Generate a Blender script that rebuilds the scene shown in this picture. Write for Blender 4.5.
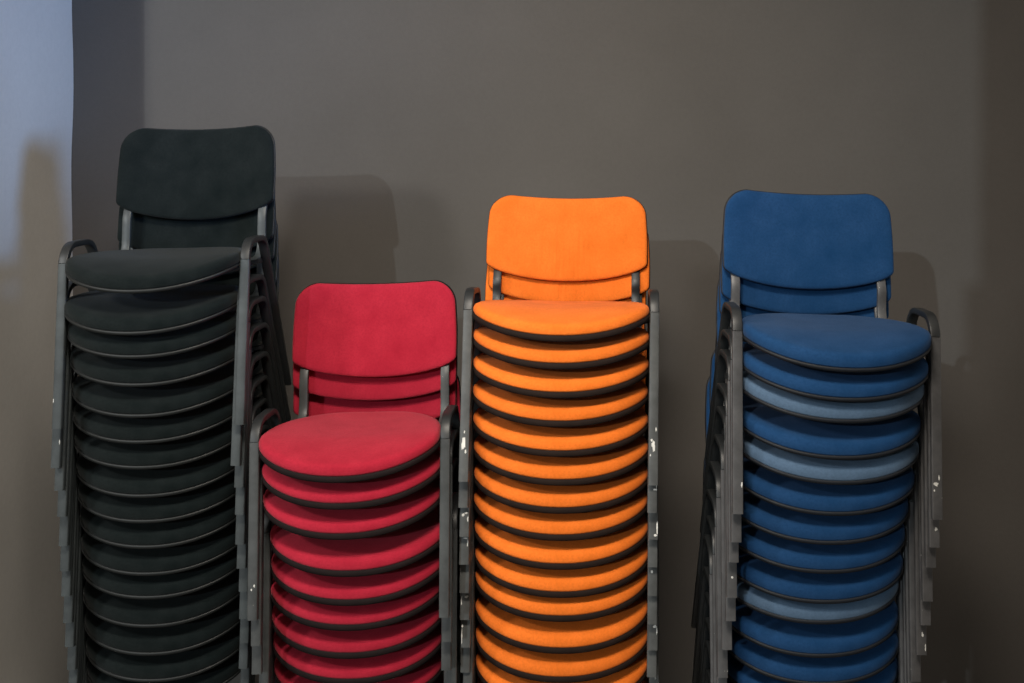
import bpy, math, random
from mathutils import Vector, Matrix, noise

for o in list(bpy.data.objects):
    bpy.data.objects.remove(o)
SC = bpy.context.scene
COL = SC.collection

# ------------------------------------------------------------------ camera
CAM_H = 2.13
cam_d = bpy.data.cameras.new('camera')
cam = bpy.data.objects.new('camera', cam_d)
COL.objects.link(cam)
cam.location = (0, 0, CAM_H)
cam.rotation_euler = (math.radians(90), 0, 0)
cam_d.sensor_width = 36.0
cam_d.lens = 1124 * 36 / 1024
cam_d.shift_x = -(575 - 512) / 1024
cam_d.shift_y = -(341.5 - 100) / 1024      # level camera, lens shifted down
cam_d.clip_start = 0.05
SC.camera = cam

# ------------------------------------------------------------------ light
w = bpy.data.worlds.new('world')
SC.world = w
w.use_nodes = True
bg = w.node_tree.nodes['Background']
bg.inputs[0].default_value = (1.0, 0.90, 0.79, 1)
bg.inputs[1].default_value = 0.43

def lamp(name, kind, loc, direction, energy, color, **kw):
    d = bpy.data.lights.new(name, kind)
    d.energy = energy
    d.color = color
    for k, v in kw.items():
        setattr(d, k, v)
    o = bpy.data.objects.new(name, d)
    COL.objects.link(o)
    o.location = loc
    o.rotation_euler = Vector(direction).to_track_quat('-Z', 'Y').to_euler()
    return o

# low daylight from the far left behind the camera, through the opening
lamp('daylight', 'SUN', (-6, -8, 5), (0.33, 0.70, -0.245), 0.62, (0.80, 0.93, 1.0), angle=math.radians(0.6))
# a lamp overhead in front of the stacks
lamp('ceiling_lamp', 'AREA', (-0.3, 0.95, CAM_H + 1.7), (0.1, 2.15, -2.65), 19, (1.0, 0.90, 0.78), shape='RECTANGLE', size=0.8, size_y=0.5, spread=math.radians(78))
# a second lamp, further left and lower
lamp('side_lamp', 'AREA', (-3.1, 0.85, CAM_H + 1.10), (1.15, 1.0, -0.66), 44, (0.96, 0.95, 0.92), shape='DISK', size=0.35)
# cool window light crossing from the right onto the left wall
lamp('window_light', 'SPOT', (3.2, 1.1, CAM_H + 0.35), (-5.0, 2.65, -0.02), 640, (0.24, 0.49, 1.0), spot_size=math.radians(26), spot_blend=1.0, shadow_soft_size=0.5)

SC.view_settings.view_transform = 'Standard'
SC.view_settings.look = 'None'
SC.view_settings.exposure = -0.03
SC.view_settings.gamma = 1.0
SC.view_settings.use_curve_mapping = False

# ------------------------------------------------------------------ materials
def new_mat(name):
    m = bpy.data.materials.new(name)
    m.use_nodes = True
    nt = m.node_tree
    return m, nt, nt.nodes['Principled BSDF']

def nd(nt, kind, **kw):
    n = nt.nodes.new(kind)
    for k, v in kw.items():
        if k in n.inputs:
            n.inputs[k].default_value = v
        else:
            setattr(n, k, v)
    return n

def mixc(nt, fac, a, b):
    m = nt.nodes.new('ShaderNodeMix')
    m.data_type = 'RGBA'
    for i, v in ((6, a), (7, b)):
        if isinstance(v, tuple):
            m.inputs[i].default_value = v
        else:
            nt.links.new(v, m.inputs[i])
    if isinstance(fac, float):
        m.inputs[0].default_value = fac
    else:
        nt.links.new(fac, m.inputs[0])
    return m.outputs[2]

def ramp(nt, src, lo, hi):
    r = nt.nodes.new('ShaderNodeMapRange')
    r.inputs[1].default_value = lo
    r.inputs[2].default_value = hi
    nt.links.new(src, r.inputs[0])
    return r.outputs[0]

def wall_mat(name, c1, c2, rough=0.85):
    m, nt, p = new_mat(name)
    tc = nd(nt, 'ShaderNodeTexCoord')
    big = nd(nt, 'ShaderNodeTexNoise', Scale=1.6, Detail=4.0, Roughness=0.6)
    mid = nd(nt, 'ShaderNodeTexNoise', Scale=60.0, Detail=5.0, Roughness=0.7)
    roller = nd(nt, 'ShaderNodeTexNoise', Scale=260.0, Detail=2.0)
    for n in (big, mid, roller):
        nt.links.new(tc.outputs['Object'], n.inputs['Vector'])
    col = mixc(nt, ramp(nt, big.outputs[0], 0.3, 0.7), c1, c2)
    f = nd(nt, 'ShaderNodeMath', operation='MULTIPLY')
    nt.links.new(ramp(nt, mid.outputs[0], 0.35, 0.75), f.inputs[0])
    f.inputs[1].default_value = 0.22
    dark = tuple(0.72 * v for v in c1[:3]) + (1,)
    nt.links.new(mixc(nt, f.outputs[0], col, dark), p.inputs['Base Color'])
    p.inputs['Roughness'].default_value = rough
    b = nd(nt, 'ShaderNodeBump', Strength=0.18, Distance=0.002)
    nt.links.new(roller.outputs[0], b.inputs['Height'])
    nt.links.new(b.outputs[0], p.inputs['Normal'])
    return m

def fabric_mat(name, c, sheen=0.25, fade=0.12, crease=0.0):
    """woven upholstery: fine weave bump, slightly mottled colour"""
    m, nt, p = new_mat(name)
    tc = nd(nt, 'ShaderNodeTexCoord')
    oi = nd(nt, 'ShaderNodeObjectInfo')
    weave = nd(nt, 'ShaderNodeTexNoise', Scale=700.0, Detail=2.0)
    blot = nd(nt, 'ShaderNodeTexNoise', Scale=9.0, Detail=4.0, Roughness=0.65)
    fuzz = nd(nt, 'ShaderNodeTexNoise', Scale=180.0, Detail=3.0)
    for n in (weave, blot, fuzz):
        nt.links.new(tc.outputs['Object'], n.inputs['Vector'])
    hi = tuple(min(1, v * (1 + fade) + 0.008) for v in c) + (1,)
    lo = tuple(v * (1 - fade) for v in c) + (1,)
    col = mixc(nt, ramp(nt, blot.outputs[0], 0.3, 0.7), lo, hi)
    g = nd(nt, 'ShaderNodeMath', operation='MULTIPLY')
    nt.links.new(ramp(nt, fuzz.outputs[0], 0.4, 0.75), g.inputs[0])
    g.inputs[1].default_value = 0.45
    col = mixc(nt, g.outputs[0], col, tuple(v * 0.7 for v in c) + (1,))
    hs = nd(nt, 'ShaderNodeHueSaturation')
    nt.links.new(col, hs.inputs['Color'])
    rv = nd(nt, 'ShaderNodeMapRange')
    rv.inputs[3].default_value = 0.93
    rv.inputs[4].default_value = 1.07
    nt.links.new(oi.outputs['Random'], rv.inputs[0])
    nt.links.new(rv.outputs[0], hs.inputs['Value'])
    nt.links.new(hs.outputs[0], p.inputs['Base Color'])
    p.inputs['Roughness'].default_value = 0.9
    p.inputs['Specular IOR Level'].default_value = 0.12
    p.inputs['Sheen Weight'].default_value = sheen
    p.inputs['Sheen Roughness'].default_value = 0.5
    b = nd(nt, 'ShaderNodeBump', Strength=0.35, Distance=0.001)
    nt.links.new(weave.outputs[0], b.inputs['Height'])
    nt.links.new(b.outputs[0], p.inputs['Normal'])
    if crease:      # loose cloth puckered in the lower middle of the backrest
        mp = nd(nt, 'ShaderNodeMapping')
        mp.inputs['Scale'].default_value = (70, 4, 9)
        cr = nd(nt, 'ShaderNodeTexNoise', Scale=1.0, Detail=1.0)
        nt.links.new(tc.outputs['Object'], mp.inputs[0])
        nt.links.new(mp.outputs[0], cr.inputs['Vector'])
        dist = nd(nt, 'ShaderNodeVectorMath', operation='DISTANCE')
        sc = nd(nt, 'ShaderNodeVectorMath', operation='MULTIPLY')
        sc.inputs[1].default_value = (1, 0, 1)
        nt.links.new(tc.outputs['Object'], sc.inputs[0])
        nt.links.new(sc.outputs[0], dist.inputs[0])
        dist.inputs[1].default_value = (0.0, 0, 0.57)
        mk = nd(nt, 'ShaderNodeMapRange')
        mk.inputs[1].default_value = 0.13
        mk.inputs[2].default_value = 0.03
        nt.links.new(dist.outputs['Value'], mk.inputs[0])
        mu = nd(nt, 'ShaderNodeMath', operation='MULTIPLY')
        nt.links.new(cr.outputs[0], mu.inputs[0])
        nt.links.new(mk.outputs[0], mu.inputs[1])
        b2 = nd(nt, 'ShaderNodeBump', Strength=crease, Distance=0.010)
        nt.links.new(mu.outputs[0], b2.inputs['Height'])
        nt.links.new(b.outputs[0], b2.inputs['Normal'])
        nt.links.new(b2.outputs[0], p.inputs['Normal'])
    return m

def metal_mat(name, c, chips):
    """semi-gloss lacquered steel with scratches and small chips down to pale primer"""
    m, nt, p = new_mat(name)
    tc = nd(nt, 'ShaderNodeTexCoord')
    oi = nd(nt, 'ShaderNodeObjectInfo')
    off = nd(nt, 'ShaderNodeVectorMath', operation='ADD')
    sc = nd(nt, 'ShaderNodeVectorMath', operation='SCALE')
    cmb = nd(nt, 'ShaderNodeCombineXYZ')
    nt.links.new(oi.outputs['Random'], cmb.inputs[0])
    nt.links.new(oi.outputs['Random'], cmb.inputs[2])
    nt.links.new(cmb.outputs[0], sc.inputs[0])
    sc.inputs['Scale'].default_value = 37.0
    nt.links.new(tc.outputs['Object'], off.inputs[0])
    nt.links.new(sc.outputs[0], off.inputs[1])
    wear = nd(nt, 'ShaderNodeTexNoise', Scale=14.0, Detail=5.0, Roughness=0.7)
    chip = nd(nt, 'ShaderNodeTexNoise', Scale=48.0, Detail=4.0, Roughness=0.75)
    nt.links.new(off.outputs[0], wear.inputs['Vector'])
    nt.links.new(off.outputs[0], chip.inputs['Vector'])
    lo = tuple(v * 0.75 for v in c) + (1,)
    hi = tuple(v * 1.35 for v in c) + (1,)
    col = mixc(nt, ramp(nt, wear.outputs[0], 0.35, 0.7), lo, hi)
    nt.links.new(mixc(nt, ramp(nt, chip.outputs[0], chips, chips + 0.012), col, (0.62, 0.62, 0.58, 1)), p.inputs['Base Color'])
    p.inputs['Roughness'].default_value = 0.45
    p.inputs['Specular IOR Level'].default_value = 0.5
    return m

def plain_mat(name, c, rough=0.6, spec=0.4):
    m, nt, p = new_mat(name)
    tc = nd(nt, 'ShaderNodeTexCoord')
    n = nd(nt, 'ShaderNodeTexNoise', Scale=25.0, Detail=4.0)
    nt.links.new(tc.outputs['Object'], n.inputs['Vector'])
    nt.links.new(mixc(nt, ramp(nt, n.outputs[0], 0.3, 0.7), tuple(v * .8 for v in c) + (1,), tuple(v * 1.2 for v in c) + (1,)), p.inputs['Base Color'])
    p.inputs['Roughness'].default_value = rough
    p.inputs['Specular IOR Level'].default_value = spec
    return m

M_WALL = wall_mat('taupe_wall_paint', (0.112, 0.102, 0.092, 1), (0.131, 0.120, 0.109, 1))
M_LEFT = wall_mat('pale_wall_paint', (0.68, 0.66, 0.62, 1), (0.73, 0.71, 0.67, 1))
M_FLOOR = wall_mat('floor_tiles', (0.16, 0.15, 0.14, 1), (0.19, 0.18, 0.16, 1), 0.5)
FABRIC = {
    'black': fabric_mat('black_fabric', (0.0045, 0.0088, 0.0092), 0.06),
    'red': fabric_mat('red_fabric', (0.42, 0.014, 0.036), 0.08),
    'orange': fabric_mat('orange_fabric', (0.84, 0.180, 0.018), 0.04, crease=0.6),
    'blue': fabric_mat('blue_fabric', (0.007, 0.047, 0.135), 0.05),
    'pale blue': fabric_mat('faded_blue_fabric', (0.085, 0.145, 0.230), 0.12),
}
METAL = {
    'black': metal_mat('black_stack_lacquer', (0.051, 0.061, 0.064), 0.74),
    'red': metal_mat('red_stack_lacquer', (0.06, 0.065, 0.066), 0.73),
    'orange': metal_mat('orange_stack_lacquer', (0.072, 0.076, 0.075), 0.70),
    'blue': metal_mat('blue_stack_lacquer', (0.076, 0.076, 0.078), 0.70),
}
METAL['pale blue'] = METAL['blue']
M_DARK = metal_mat('black_lacquer', (0.016, 0.018, 0.019), 0.80)
SHELL = {
    'black': plain_mat('black_plastic_shell', (0.012, 0.014, 0.014), 0.5),
    'red': plain_mat('dark_maroon_black_shell', (0.010, 0.006, 0.006), 0.8, 0.2),
    'orange': plain_mat('brown_black_shell', (0.013, 0.007, 0.005), 0.8, 0.2),
    'blue': plain_mat('blue_black_shell', (0.006, 0.008, 0.012), 0.6),
}
SHELL['pale blue'] = SHELL['blue']
M_CHIP = plain_mat('bare_white_primer', (0.72, 0.72, 0.68), 0.8)

# ------------------------------------------------------------------ mesh helpers
def mesh_obj(name, verts, faces, mat, parent=None, smooth=True, sharp=None):
    me = bpy.data.meshes.new(name)
    me.from_pydata([tuple(v) for v in verts], [], faces)
    me.validate()
    me.update()
    me.materials.append(mat)
    if smooth:
        me.polygons.foreach_set('use_smooth', [True] * len(me.polygons))
        if sharp:
            me.set_sharp_from_angle(angle=math.radians(sharp))
    o = bpy.data.objects.new(name, me)
    COL.objects.link(o)
    if parent:
        o.parent = parent
    return o

def structure(o):
    o['kind'] = 'structure'
    return o

def grid_slab(name, origin, ux, uy, nx, ny, thick, mat, wob=0.0):
    """a wall or floor slab with a slightly uneven plastered face"""
    o, ux, uy = Vector(origin), Vector(ux), Vector(uy)
    n = ux.cross(uy).normalized()
    vs, fs = [], []
    for layer in (0, 1):
        for j in range(ny + 1):
            for i in range(nx + 1):
                p = o + ux * (i / nx) + uy * (j / ny)
                if layer == 0 and wob:
                    p = p + n * wob * noise.noise(p * 3.1)
                if layer == 1:
                    p = p - n * thick
                vs.append(p)
    W = nx + 1
    B = W * (ny + 1)
    for j in range(ny):
        for i in range(nx):
            a = j * W + i
            fs.append((a, a + 1, a + W + 1, a + W))
            fs.append((B + a, B + a + W, B + a + W + 1, B + a + 1))
    for i in range(nx):
        fs.append((i, B + i, B + i + 1, i + 1))
        a = ny * W + i
        fs.append((a, a + 1, B + a + 1, B + a))
    for j in range(ny):
        a = j * W
        fs.append((a, a + W, B + a + W, B + a))
        a = j * W + nx
        fs.append((a, B + a, B + a + W, a + W))
    return structure(mesh_obj(name, vs, fs, mat, smooth=True, sharp=40))

# ------------------------------------------------------------------ setting
WALL_Y = 4.05
LEFT_X = -1.809
TOP = 4.2
grid_slab('wall_back', (-4.5, WALL_Y, 0), (9.5, 0, 0), (0, 0, TOP), 60, 30, 0.12, M_WALL, 0.004)
grid_slab('wall_left', (LEFT_X, 3.505, 0), (0, WALL_Y - 3.505, 0), (0, 0, TOP), 10, 60, 0.20, M_LEFT, 0.008)
grid_slab('floor', (-4.5, -3.0, 0), (9.5, 0, 0), (0, 7.1, 0), 20, 20, 0.1, M_FLOOR)
# wall behind the camera; its left end is the jamb whose shade falls on the far right of the back wall
XR1, XR2 = 0.405 * WALL_Y / 1.124, 0.390 * WALL_Y / 1.124
XJ = XR1 - (0.33 / 0.70) * (WALL_Y + 1.5)
XK = XR2 - (0.33 / 0.70) * (WALL_Y + 1.5)
ZK = CAM_H - 0.162 * WALL_Y / 1.124 + (0.235 / 0.70) * (WALL_Y + 1.5)
grid_slab('wall_front', (5.0, -1.5, ZK), (XJ - 5.0, 0, 0), (0, 0, 5.6 - ZK), 8, 4, 0.04, M_WALL)
grid_slab('shade_step_wall_1', (5.0, -1.5, 0), (XK - 5.0, 0, 0), (0, 0, ZK), 8, 8, 0.04, M_WALL)  # unseen lower wall slab, added further left to step the shade edge

# ------------------------------------------------------------------ chair parts
def sweep(path, a, b, side=Vector((1, 0, 0)), n=16, power=7.0, cap=True):
    """tube with a flattened-oval section (half widths a along side, b across) along a path"""
    vs, fs = [], []
    k = len(path)
    for i, p in enumerate(path):
        t = (path[min(i + 1, k - 1)] - path[max(i - 1, 0)]).normalized()
        s = (side - t * side.dot(t)).normalized()
        q = t.cross(s).normalized()
        for j in range(n):
            th = 2 * math.pi * j / n
            c, d = math.cos(th), math.sin(th)
            e = 2 / power
            vs.append(p + s * (a * math.copysign(abs(c) ** e, c)) + q * (b * math.copysign(abs(d) ** e, d)))
    for i in range(k - 1):
        for j in range(n):
            j2 = (j + 1) % n
            fs.append((i * n + j, i * n + j2, (i + 1) * n + j2, (i + 1) * n + j))
    if cap:
        fs.append(tuple(range(n))[::-1])
        fs.append(tuple((k - 1) * n + j for j in range(n)))
    return vs, fs

def bez(p0, p1, p2, n):
    return [p0 * (1 - t) ** 2 + p1 * 2 * t * (1 - t) + p2 * t * t for t in [i / n for i in range(n + 1)]]

def line(p0, p1, n):
    return [p0.lerp(p1, i / n) for i in range(n + 1)]

def loft_pad(outline, rings, surf, close_bottom=True):
    """rings: (scale, height) pairs from the centre of the top face round the edge and back under"""
    vs, fs = [], []
    n = len(outline)
    for s, h in rings:
        for (x, y) in outline:
            vs.append(surf(x * s, y * s, h))
    for i in range(len(rings) - 1):
        for j in range(n):
            j2 = (j + 1) % n
            fs.append((i * n + j, i * n + j2, (i + 1) * n + j2, (i + 1) * n + j))
    vs.append(surf(0, 0, rings[0][1]))
    c = len(vs) - 1
    for j in range(n):
        fs.append((c, (j + 1) % n, j))
    vs.append(surf(0, 0, rings[-1][1]))
    c = len(vs) - 1
    o = (len(rings) - 1) * n
    for j in range(n):
        fs.append((c, o + j, o + (j + 1) % n))
    return vs, fs

SAG = 0.021
def seat_outline(n=96):
    pts = []
    for i in range(n):
        th = 2 * math.pi * i / n
        c, s = math.cos(th), math.sin(th)
        if s < 0:       # front
            e = 2 / 2.2
            x = 0.2380 * math.copysign(abs(c) ** e, c)
            y = -0.150 * abs(s) ** e
        else:
            e = 2 / 3.0
            y = 0.268 * abs(s) ** e
            x = 0.2380 * math.copysign(abs(c) ** e, c) * (1 - 0.19 * (y / 0.268) ** 1.5)
        pts.append((x, y))
    return pts

SEAT_Y = -0.088
def seat_surf(x, y, h, off=None):
    y += SEAT_Y if off is None else off
    z = 0.438 + SAG * (abs(x) / 0.235) ** 2.0
    if y < -0.06:
        z -= 0.024 * ((-y - 0.06) / 0.17) ** 2
    if y > 0.08:
        z += 0.006 * ((y - 0.08) / 0.1) ** 2
    return Vector((x, y, z + h))

def back_outline():
    W = 0.241
    pts = []
    rt, rb = 0.068, 0.020
    def arc(cx, cy, r, a0, a1, n):
        for i in range(n + 1):
            a = math.radians(a0 + (a1 - a0) * i / n)
            pts.append((cx + r * math.cos(a), cy + r * math.sin(a)))
    hb = -0.108      # side height of the bottom edge
    for i in range(25):     # bottom edge left to right, bellied downward
        u = -1 + 2 * i / 24
        x = u * (W - rb)
        pts.append((x, hb - rb * 0.2 - 0.042 * (1 - u * u) ** 0.85))
    arc(W - rb, hb + rb, rb, -60, 0, 5)
    for i in range(1, 8):
        t = i / 8
        pts.append((W + 0.002 * math.sin(math.pi * t) - 0.003 * t, hb + rb + (0.125 - rt - hb - rb) * t))
    arc(W - 0.003 - rt, 0.125 - rt, rt, 0, 90, 12)
    for i in range(1, 16):
        u = 1 - 2 * i / 16
        pts.append((u * (W - 0.003 - rt), 0.125 - 0.009 * (1 - u * u)))
    arc(-(W - 0.003 - rt), 0.125 - rt, rt, 90, 180, 12)
    for i in range(1, 8):
        t = 1 - i / 8
        pts.append((-(W + 0.002 * math.sin(math.pi * t) - 0.003 * t), hb + rb + (0.125 - rt - hb - rb) * t))
    arc(-(W - rb), hb + rb, rb, 180, 240, 5)
    return pts

REC = math.radians(11)
BACK_C = Vector((0, 0.292, 0.672))
def back_surf(x, v, h):
    """x across, v up in the reclined plane, h towards the sitter"""
    d = h + 0.038 * (x / 0.238) ** 2 + 0.006 * (v / 0.13) ** 2
    y = BACK_C.y + v * math.sin(REC) - d * math.cos(REC)
    z = BACK_C.z + v * math.cos(REC) + d * math.sin(REC) * 0.0
    return Vector((x, y, z))

def side_path(s):
    """front foot - bend - short top bar - bend - rear foot"""
    xf, xt, xr = 0.2475 * s, 0.2520 * s, 0.256 * s
    ff = Vector((xf, -0.160, 0.0))
    ft = Vector((xt, -0.095, 0.437))
    fb = Vector((xt, -0.082, 0.484))
    tb = Vector((xt, -0.038, 0.484))
    te = Vector((xt, 0.030, 0.482))
    rb = Vector((xt, 0.075, 0.481))
    rt = Vector((xt, 0.092, 0.440))
    rf = Vector((xr, 0.290, 0.0))
    front = line(ff, ft, 8)
    hoop = bez(ft, fb, tb, 8) + line(tb, te, 3)[1:] + bez(te, rb, rt, 8)[1:]
    rear = line(rt, rf, 8)
    return front, hoop, rear

def tag(o, label, cat, group=None):
    o['label'] = label
    o['category'] = cat
    if group:
        o['group'] = group

BACK_DROP = {'black': (-0.004, 1.04), 'orange': (0.036, 0.94), 'blue': (0.022, 1.0), 'pale blue': (0.022, 1.0)}

def make_chair(kind):
    """one armless stacking visitor chair: padded seat and back on a flattened steel tube frame"""
    root = bpy.data.objects.new('stacking_chair', None)
    root.empty_display_size = 0.1
    COL.objects.link(root)
    fab, met, shl = FABRIC[kind], METAL[kind], SHELL[kind]
    so = seat_outline()
    dome = 0.006
    rim = 0.024 if kind in ('orange', 'red') else 0.030
    rings = [(0.001, dome)] + [(r, dome * (1 - r ** 3)) for r in (0.2, 0.4, 0.55, 0.7, 0.8, 0.88, 0.93)]
    rings += [(0.962, -0.0015), (0.984, -0.005), (0.997, -0.011), (1.0, -0.016), (1.0, -rim + 0.004), (0.990, -rim), (0.5, -rim), (0.001, -rim)]
    vs, fs = loft_pad(so, rings, seat_surf)
    seat = mesh_obj('seat', vs, fs, fab, root)
    r2 = [(0.001, -rim), (0.5, -rim), (0.985, -rim), (1.001, -rim - 0.001), (1.004, -0.035), (0.990, -0.040), (0.965, -0.042), (0.9, -0.043), (0.5, -0.043), (0.001, -0.043)]
    vs, fs = loft_pad(so, r2, seat_surf)
    mesh_obj('seat_shell', vs, fs, shl, seat)
    drop, squash = BACK_DROP.get(kind, (0.0, 1.0))
    bo = [(x, v * squash - drop) for x, v in back_outline()]
    rings = [(0.001, 0.021), (0.25, 0.021), (0.5, 0.020), (0.7, 0.018), (0.85, 0.0155), (0.93, 0.013), (0.97, 0.0105), (0.992, 0.007), (1.0, 0.002), (0.996, -0.002), (0.98, -0.004), (0.5, -0.004), (0.001, -0.004)]
    vs, fs = loft_pad(bo, rings, back_surf)
    fs = [f[::-1] for f in fs]
    back = mesh_obj('backrest', vs, fs, FABRIC['blue'] if kind == 'pale blue' else fab, root)
    r2 = [(0.001, -0.004), (0.5, -0.004), (0.985, -0.004), (1.006, -0.0055), (1.009, -0.010), (1.002, -0.014), (0.96, -0.017), (0.5, -0.018), (0.001, -0.018)]
    vs, fs = loft_pad(bo, r2, back_surf)
    fs = [f[::-1] for f in fs]
    mesh_obj('backrest_shell', vs, fs, shl, back)
    for s in (-1, 1):
        f, h, r = side_path(s)
        for nm, pth in (('leg', f), ('side_hoop', h), ('leg', r)):
            mt = met if pth is f else M_DARK
            vs, fs = sweep(pth, 0.0130, 0.0080)
            mesh_obj(nm, vs, fs, mt, root, sharp=50)
    # two curved crossbars under the seat
    for y, z0 in ((-0.040, 0.0), (0.075, 0.0)):
        pth = []
        for i in range(21):
            x = -0.246 + 0.492 * i / 20
            base = seat_surf(x, y, -0.050, 0)
            pth.append(Vector((x, y, base.z)))
        vs, fs = sweep(pth, 0.012, 0.006, side=Vector((0, 1, 0)), n=12)
        mesh_obj('crossbar', vs, fs, M_DARK, root, sharp=50)
    # back uprights: out from the rear crossbar, then up behind the backrest
    for s in (-1, 1):
        x = 0.207 * s
        zc = seat_surf(x, 0.075, -0.050, 0).z
        p0 = Vector((x, 0.05, zc - 0.002))
        p1 = Vector((x, 0.170, zc + 0.002))
        p2 = Vector((x, 0.216, zc + 0.004))
        p3 = Vector((x, 0.222, zc + 0.060))
        low = back_surf(x, -0.150 - drop, -0.001)
        mid = back_surf(x, -0.112 - drop, -0.006)
        bot = back_surf(x, -0.085 - drop, -0.022)
        top = back_surf(x, 0.02 - drop, -0.024)
        pth = line(p0, p1, 4) + bez(p1, p2, p3, 8)[1:] + line(p3, low, 3)[1:] + bez(low, mid, bot, 5)[1:] + line(bot, top, 4)[1:]
        vs, fs = sweep(pth, 0.0125, 0.0065, n=12)
        mesh_obj('back_upright', vs, fs, M_DARK if kind == 'orange' else met, root, sharp=50)
    return root

def copy_thing(src):
    r = src.copy()
    COL.objects.link(r)
    for ch in list(src.children):
        c = ch.copy()
        COL.objects.link(c)
        c.parent = r
        for g in ch.children:
            if g.name.startswith('paint_chip'):
                continue
            d = g.copy()
            COL.objects.link(d)
            d.parent = c
    return r

# ------------------------------------------------------------------ the stacks
# every chair: x, y, height of its feet, forward tilt, sideways tilt, turn (metres, degrees), listed from the top down
STACKS = {
    'black': [
        (-1.1518, 3.2, 1.2455, -0.5, -1.4, -0.5),
        (-1.1636, 3.22, 1.1307, -0.47, -1.35, -1.74),
        (-1.1638, 3.24, 1.064, -0.43, -1.29, -0.77),
        (-1.1648, 3.26, 0.9836, -0.4, -1.24, -1.5),
        (-1.1692, 3.28, 0.8946, -0.37, -1.19, -1.75),
        (-1.1759, 3.3, 0.8183, -0.33, -1.13, -0.65),
        (-1.183, 3.32, 0.7424, -0.3, -1.08, 1.04),
        (-1.1863, 3.34, 0.6573, -0.27, -1.03, 0.69),
        (-1.1906, 3.36, 0.5798, -0.23, -0.97, 0.62),
        (-1.1923, 3.38, 0.5008, -0.2, -0.92, -1.09),
        (-1.1989, 3.4, 0.4171, -0.17, -0.87, -0.05),
        (-1.2047, 3.42, 0.3422, -0.13, -0.81, -0.85),
        (-1.2107, 3.44, 0.2523, -0.1, -0.76, -1.15),
        (-1.2155, 3.46, 0.1628, -0.07, -0.71, -1.33),
        (-1.2199, 3.48, 0.0764, -0.03, -0.65, -0.95),
        (-1.2322, 3.5, 0.0, 0.0, 0.0, 0.0),
    ],
    'red': [
        (-0.5787, 3.05, 0.796, -0.5, -1.5, -1.5),
        (-0.5783, 3.0744, 0.7206, -0.44, -1.39, -0.28),
        (-0.5833, 3.0989, 0.6349, -0.39, -1.28, -0.19),
        (-0.5722, 3.1233, 0.5305, -0.33, -1.17, -0.04),
        (-0.575, 3.1478, 0.4452, -0.28, -1.06, -1.81),
        (-0.5842, 3.1722, 0.3693, -0.22, -0.94, -1.28),
        (-0.5895, 3.1967, 0.2845, -0.17, -0.83, -0.09),
        (-0.5936, 3.2211, 0.2037, -0.11, -0.72, 0.41),
        (-0.5986, 3.2456, 0.1191, -0.06, -0.61, 0.97),
        (-0.6087, 3.27, 0.0, 0.0, 0.0, 0.0),
    ],
    'orange': [
        (-0.0388, 3.09, 1.1151, -5.5, 0.4, -2.0),
        (-0.0375, 3.0973, 1.0441, -5.13, 0.37, -3.19),
        (-0.0394, 3.1047, 0.9694, -4.77, 0.35, -1.39),
        (-0.0413, 3.112, 0.8951, -4.4, 0.32, -1.05),
        (-0.0402, 3.1193, 0.818, -4.03, 0.29, -1.45),
        (-0.0378, 3.1267, 0.7431, -3.67, 0.27, -2.36),
        (-0.0386, 3.134, 0.6699, -3.3, 0.24, -1.28),
        (-0.038, 3.1413, 0.5989, -2.93, 0.21, -2.38),
        (-0.0387, 3.1487, 0.5229, -2.57, 0.19, 0.46),
        (-0.0372, 3.156, 0.4491, -2.2, 0.16, 0.37),
        (-0.036, 3.1633, 0.3857, -1.83, 0.13, -0.51),
        (-0.035, 3.1707, 0.301, -1.47, 0.11, -1.17),
        (-0.0367, 3.178, 0.2239, -1.1, 0.08, 0.91),
        (-0.0354, 3.1853, 0.1467, -0.73, 0.05, -0.04),
        (-0.0368, 3.1927, 0.0718, -0.37, 0.03, 1.09),
        (-0.0352, 3.2, 0.0, 0.0, 0.0, 0.0),
    ],
    'blue': [
        (0.646, 2.94, 1.0973, -1.0, 2.0, 1.0),
        (0.6448, 2.9579, 1.0214, -0.93, 1.86, 0.96),
        (0.6419, 2.9757, 0.9645, -0.86, 1.71, 0.58),
        (0.6387, 2.9936, 0.87, -0.79, 1.57, 1.1),
        (0.6404, 3.0114, 0.803, -0.71, 1.43, 0.49),
        (0.6365, 3.0293, 0.7202, -0.64, 1.29, -0.44),
        (0.6269, 3.0471, 0.6414, -0.57, 1.14, -0.05),
        (0.6229, 3.065, 0.5616, -0.5, 1.0, 1.5),
        (0.6253, 3.0829, 0.4786, -0.43, 0.86, -1.03),
        (0.6208, 3.1007, 0.4188, -0.36, 0.71, -1.09),
        (0.624, 3.1186, 0.325, -0.29, 0.57, 0.69),
        (0.6313, 3.1364, 0.2444, -0.21, 0.43, -0.49),
        (0.6349, 3.1543, 0.1655, -0.14, 0.29, 0.25),
        (0.6385, 3.1721, 0.091, -0.07, 0.14, -0.02),
        (0.6445, 3.19, 0.0, 0.0, 0.0, 0.0),
    ],
}
PALE = {2, 4, 9}
ORD = ['topmost', 'second', 'third', 'fourth', 'fifth', 'sixth', 'seventh', 'eighth', 'ninth', 'tenth', 'eleventh',
       'twelfth', 'thirteenth', 'fourteenth', 'fifteenth', 'sixteenth', 'seventeenth']
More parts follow.
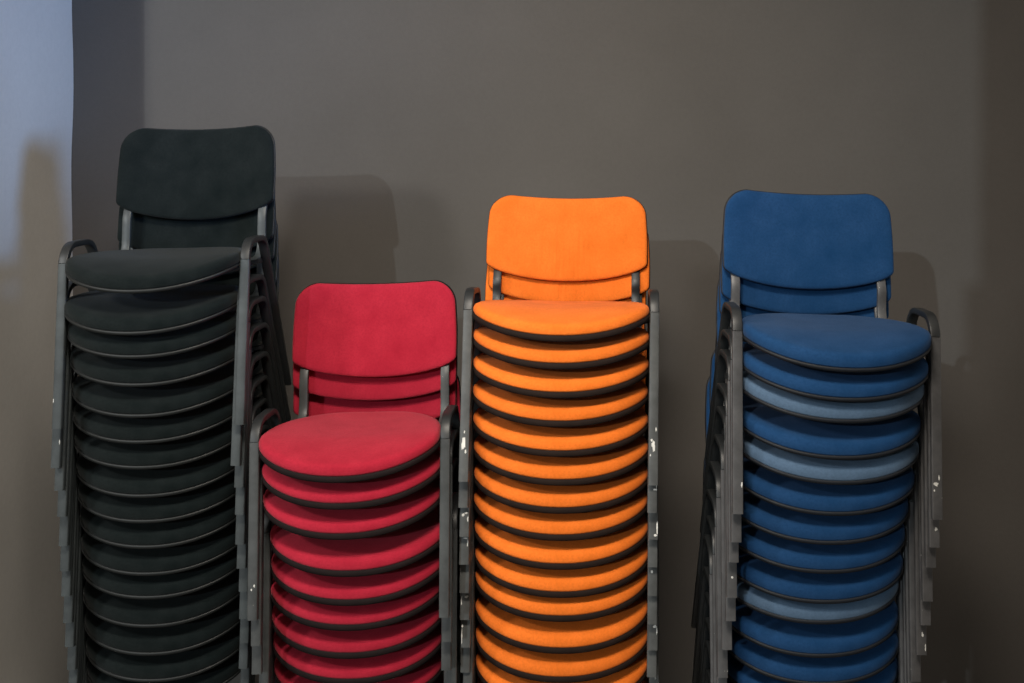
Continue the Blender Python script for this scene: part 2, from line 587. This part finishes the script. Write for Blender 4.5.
SPECIAL = {
    ('black', 0): 'black fabric chair on top of the leftmost, tallest stack',
    ('red', 0): 'red fabric chair on top of the low red stack, its back crossed by a shadow',
    ('red', 1): 'second red chair down, its backrest showing just under the top one',
    ('orange', 0): 'orange fabric chair on top of the orange stack, its back slightly creased',
    ('orange', 1): 'second orange chair down, a strip of its backrest under the top one',
    ('blue', 0): 'dark blue fabric chair on top of the rightmost stack',
    ('blue', 1): 'second chair down in the blue stack, dark blue, above the first faded seat',
    ('blue', 2): 'blue chair with faded pale seat, third from top, uppermost of the three faded ones',
    ('blue', 4): 'blue chair with faded pale seat, fifth from top, middle of the three faded ones',
    ('blue', 9): 'blue chair with faded pale seat, tenth from top, lowest of the three faded ones',
    ('blue', 3): 'dark blue chair fourth from the top, sandwiched between two faded seats',
    ('blue', 5): 'dark blue chair sixth from the top, right under the middle faded seat',
    ('blue', 8): 'dark blue chair ninth from the top, right above the lowest faded seat',
    ('blue', 10): 'dark blue chair eleventh from the top, right under the lowest faded seat',
    ('red', 2): 'third red chair down, dark gap below its thick dark seat edge',
    ('red', 3): 'fourth red chair down, first one under the wide dark gap',
}
GROUP = {
    'black': 'black chairs in the leftmost stack',
    'red': 'red chairs in the low stack between black and orange',
    'orange': 'orange chairs in the stack right of the red one',
    'blue': 'blue chairs in the rightmost stack',
}
WHERE = {'black': 'the leftmost stack', 'red': 'the low red stack', 'orange': 'the orange stack', 'blue': 'the rightmost stack'}
BASE = {'black': 'black fabric chair with grey legs', 'red': 'red fabric chair with dark legs',
        'orange': 'orange fabric chair with chipped grey legs', 'blue': 'dark blue fabric chair with grey legs'}
CHAIRS = {}
protos = {}
for key, rows in STACKS.items():
    n = len(rows)
    for i, (x, y, z, tilt, roll, turn) in enumerate(rows):
        kind = 'pale blue' if key == 'blue' and i in PALE else key
        if kind not in protos:
            protos[kind] = make_chair(kind)
            c = protos[kind]
        else:
            c = copy_thing(protos[kind])
        c.location = (x, y, z)
        c.rotation_euler = (math.radians(tilt), math.radians(roll), math.radians(turn))
        if (key, i) in SPECIAL:
            lab = SPECIAL[(key, i)]
        elif i == n - 1:
            lab = f'{key} fabric chair standing on the floor, bottom one of {WHERE[key]}'
        else:
            lab = f'{BASE[key]}, {ORD[i]} from the top of {WHERE[key]}'
        tag(c, lab, 'chair', GROUP[key])
        CHAIRS[(key, i)] = c

# ------------------------------------------------------------------ knocked-off lacquer on some front legs
rnd = random.Random(11)
def chips(key, i, s, spots):
    chair = CHAIRS[(key, i)]
    legs = [o for o in chair.children if o.name.startswith('leg') and
            o.data.vertices[0].co.x * s > 0 and min(v.co.y for v in o.data.vertices) < -0.155]
    vs, fs = [], []
    for (dx, z, w, h) in spots:
        yc = -0.160 + 0.065 * z / 0.437
        xc = (0.2475 + 0.0045 * z / 0.437) * s + dx
        b = len(vs)
        n = 14
        ring = []
        for j in range(n):
            a = 2 * math.pi * j / n
            r = rnd.uniform(0.55, 1.1)
            ring.append((max(-0.0125, min(0.0125, dx + math.cos(a) * r * w)) - dx, math.sin(a) * r * h))
        for d in (0.0062, 0.0088):
            for (u, v) in ring:
                vs.append(Vector((xc + u, yc + 0.149 * v - d, z + v)))
        fs.append(tuple(b + n + j for j in range(n)))
        fs.append(tuple(b + n - 1 - j for j in range(n)))
        for j in range(n):
            j2 = (j + 1) % n
            fs.append((b + j, b + j2, b + n + j2, b + n + j))
    mesh_obj('paint_chip', vs, fs, M_CHIP, legs[0], smooth=False)

chips('orange', 0, -1, [(-0.002, 0.095, 0.006, 0.020), (0.004, 0.075, 0.003, 0.006), (0.0, 0.125, 0.002, 0.004)])
chips('orange', 0, 1, [(0.0, 0.098, 0.0055, 0.015), (-0.005, 0.112, 0.003, 0.005), (0.006, 0.14, 0.002, 0.006), (-0.008, 0.075, 0.002, 0.004)])
chips('orange', 1, 1, [(0.010, 0.075, 0.0016, 0.02), (0.006, 0.058, 0.006, 0.002)])
chips('orange', 2, -1, [(-0.003, 0.055, 0.004, 0.005), (0.005, 0.060, 0.005, 0.003), (0.009, 0.045, 0.002, 0.008)])
chips('orange', 2, 1, [(0.010, 0.03, 0.002, 0.018), (0.006, 0.012, 0.005, 0.003)])
chips('orange', 3, -1, [(0.004, 0.066, 0.007, 0.0025), (0.009, 0.055, 0.002, 0.010)])
chips('orange', 4, 1, [(-0.002, 0.06, 0.004, 0.004)])
chips('orange', 5, -1, [(0.004, 0.058, 0.006, 0.004), (-0.009, 0.05, 0.002, 0.012)])
chips('orange', 6, -1, [(-0.009, 0.055, 0.003, 0.005), (-0.010, 0.03, 0.0015, 0.02)])
chips('orange', 6, 1, [(0.005, 0.06, 0.005, 0.004), (0.010, 0.05, 0.0015, 0.012)])
chips('orange', 8, 1, [(-0.002, 0.04, 0.004, 0.006)])
chips('orange', 9, -1, [(0.010, 0.06, 0.002, 0.014), (0.004, 0.07, 0.004, 0.003)])
chips('blue', 0, 1, [(-0.004, 0.085, 0.006, 0.006), (0.004, 0.10, 0.002, 0.008), (-0.008, 0.07, 0.002, 0.003)])
chips('blue', 0, -1, [(0.009, 0.07, 0.002, 0.008)])
chips('blue', 1, 1, [(0.003, 0.045, 0.004, 0.005)])
chips('blue', 3, -1, [(0.0, 0.05, 0.003, 0.004)])
chips('blue', 5, 1, [(0.002, 0.05, 0.003, 0.007), (0.009, 0.02, 0.0015, 0.01)])
chips('blue', 7, -1, [(0.003, 0.05, 0.005, 0.004)])
chips('red', 0, -1, [(0.005, 0.085, 0.0025, 0.004), (-0.002, 0.075, 0.002, 0.003)])
chips('black', 0, -1, [(-0.010, 0.075, 0.0015, 0.006)])
chips('black', 1, -1, [(0.010, 0.07, 0.0015, 0.008)])
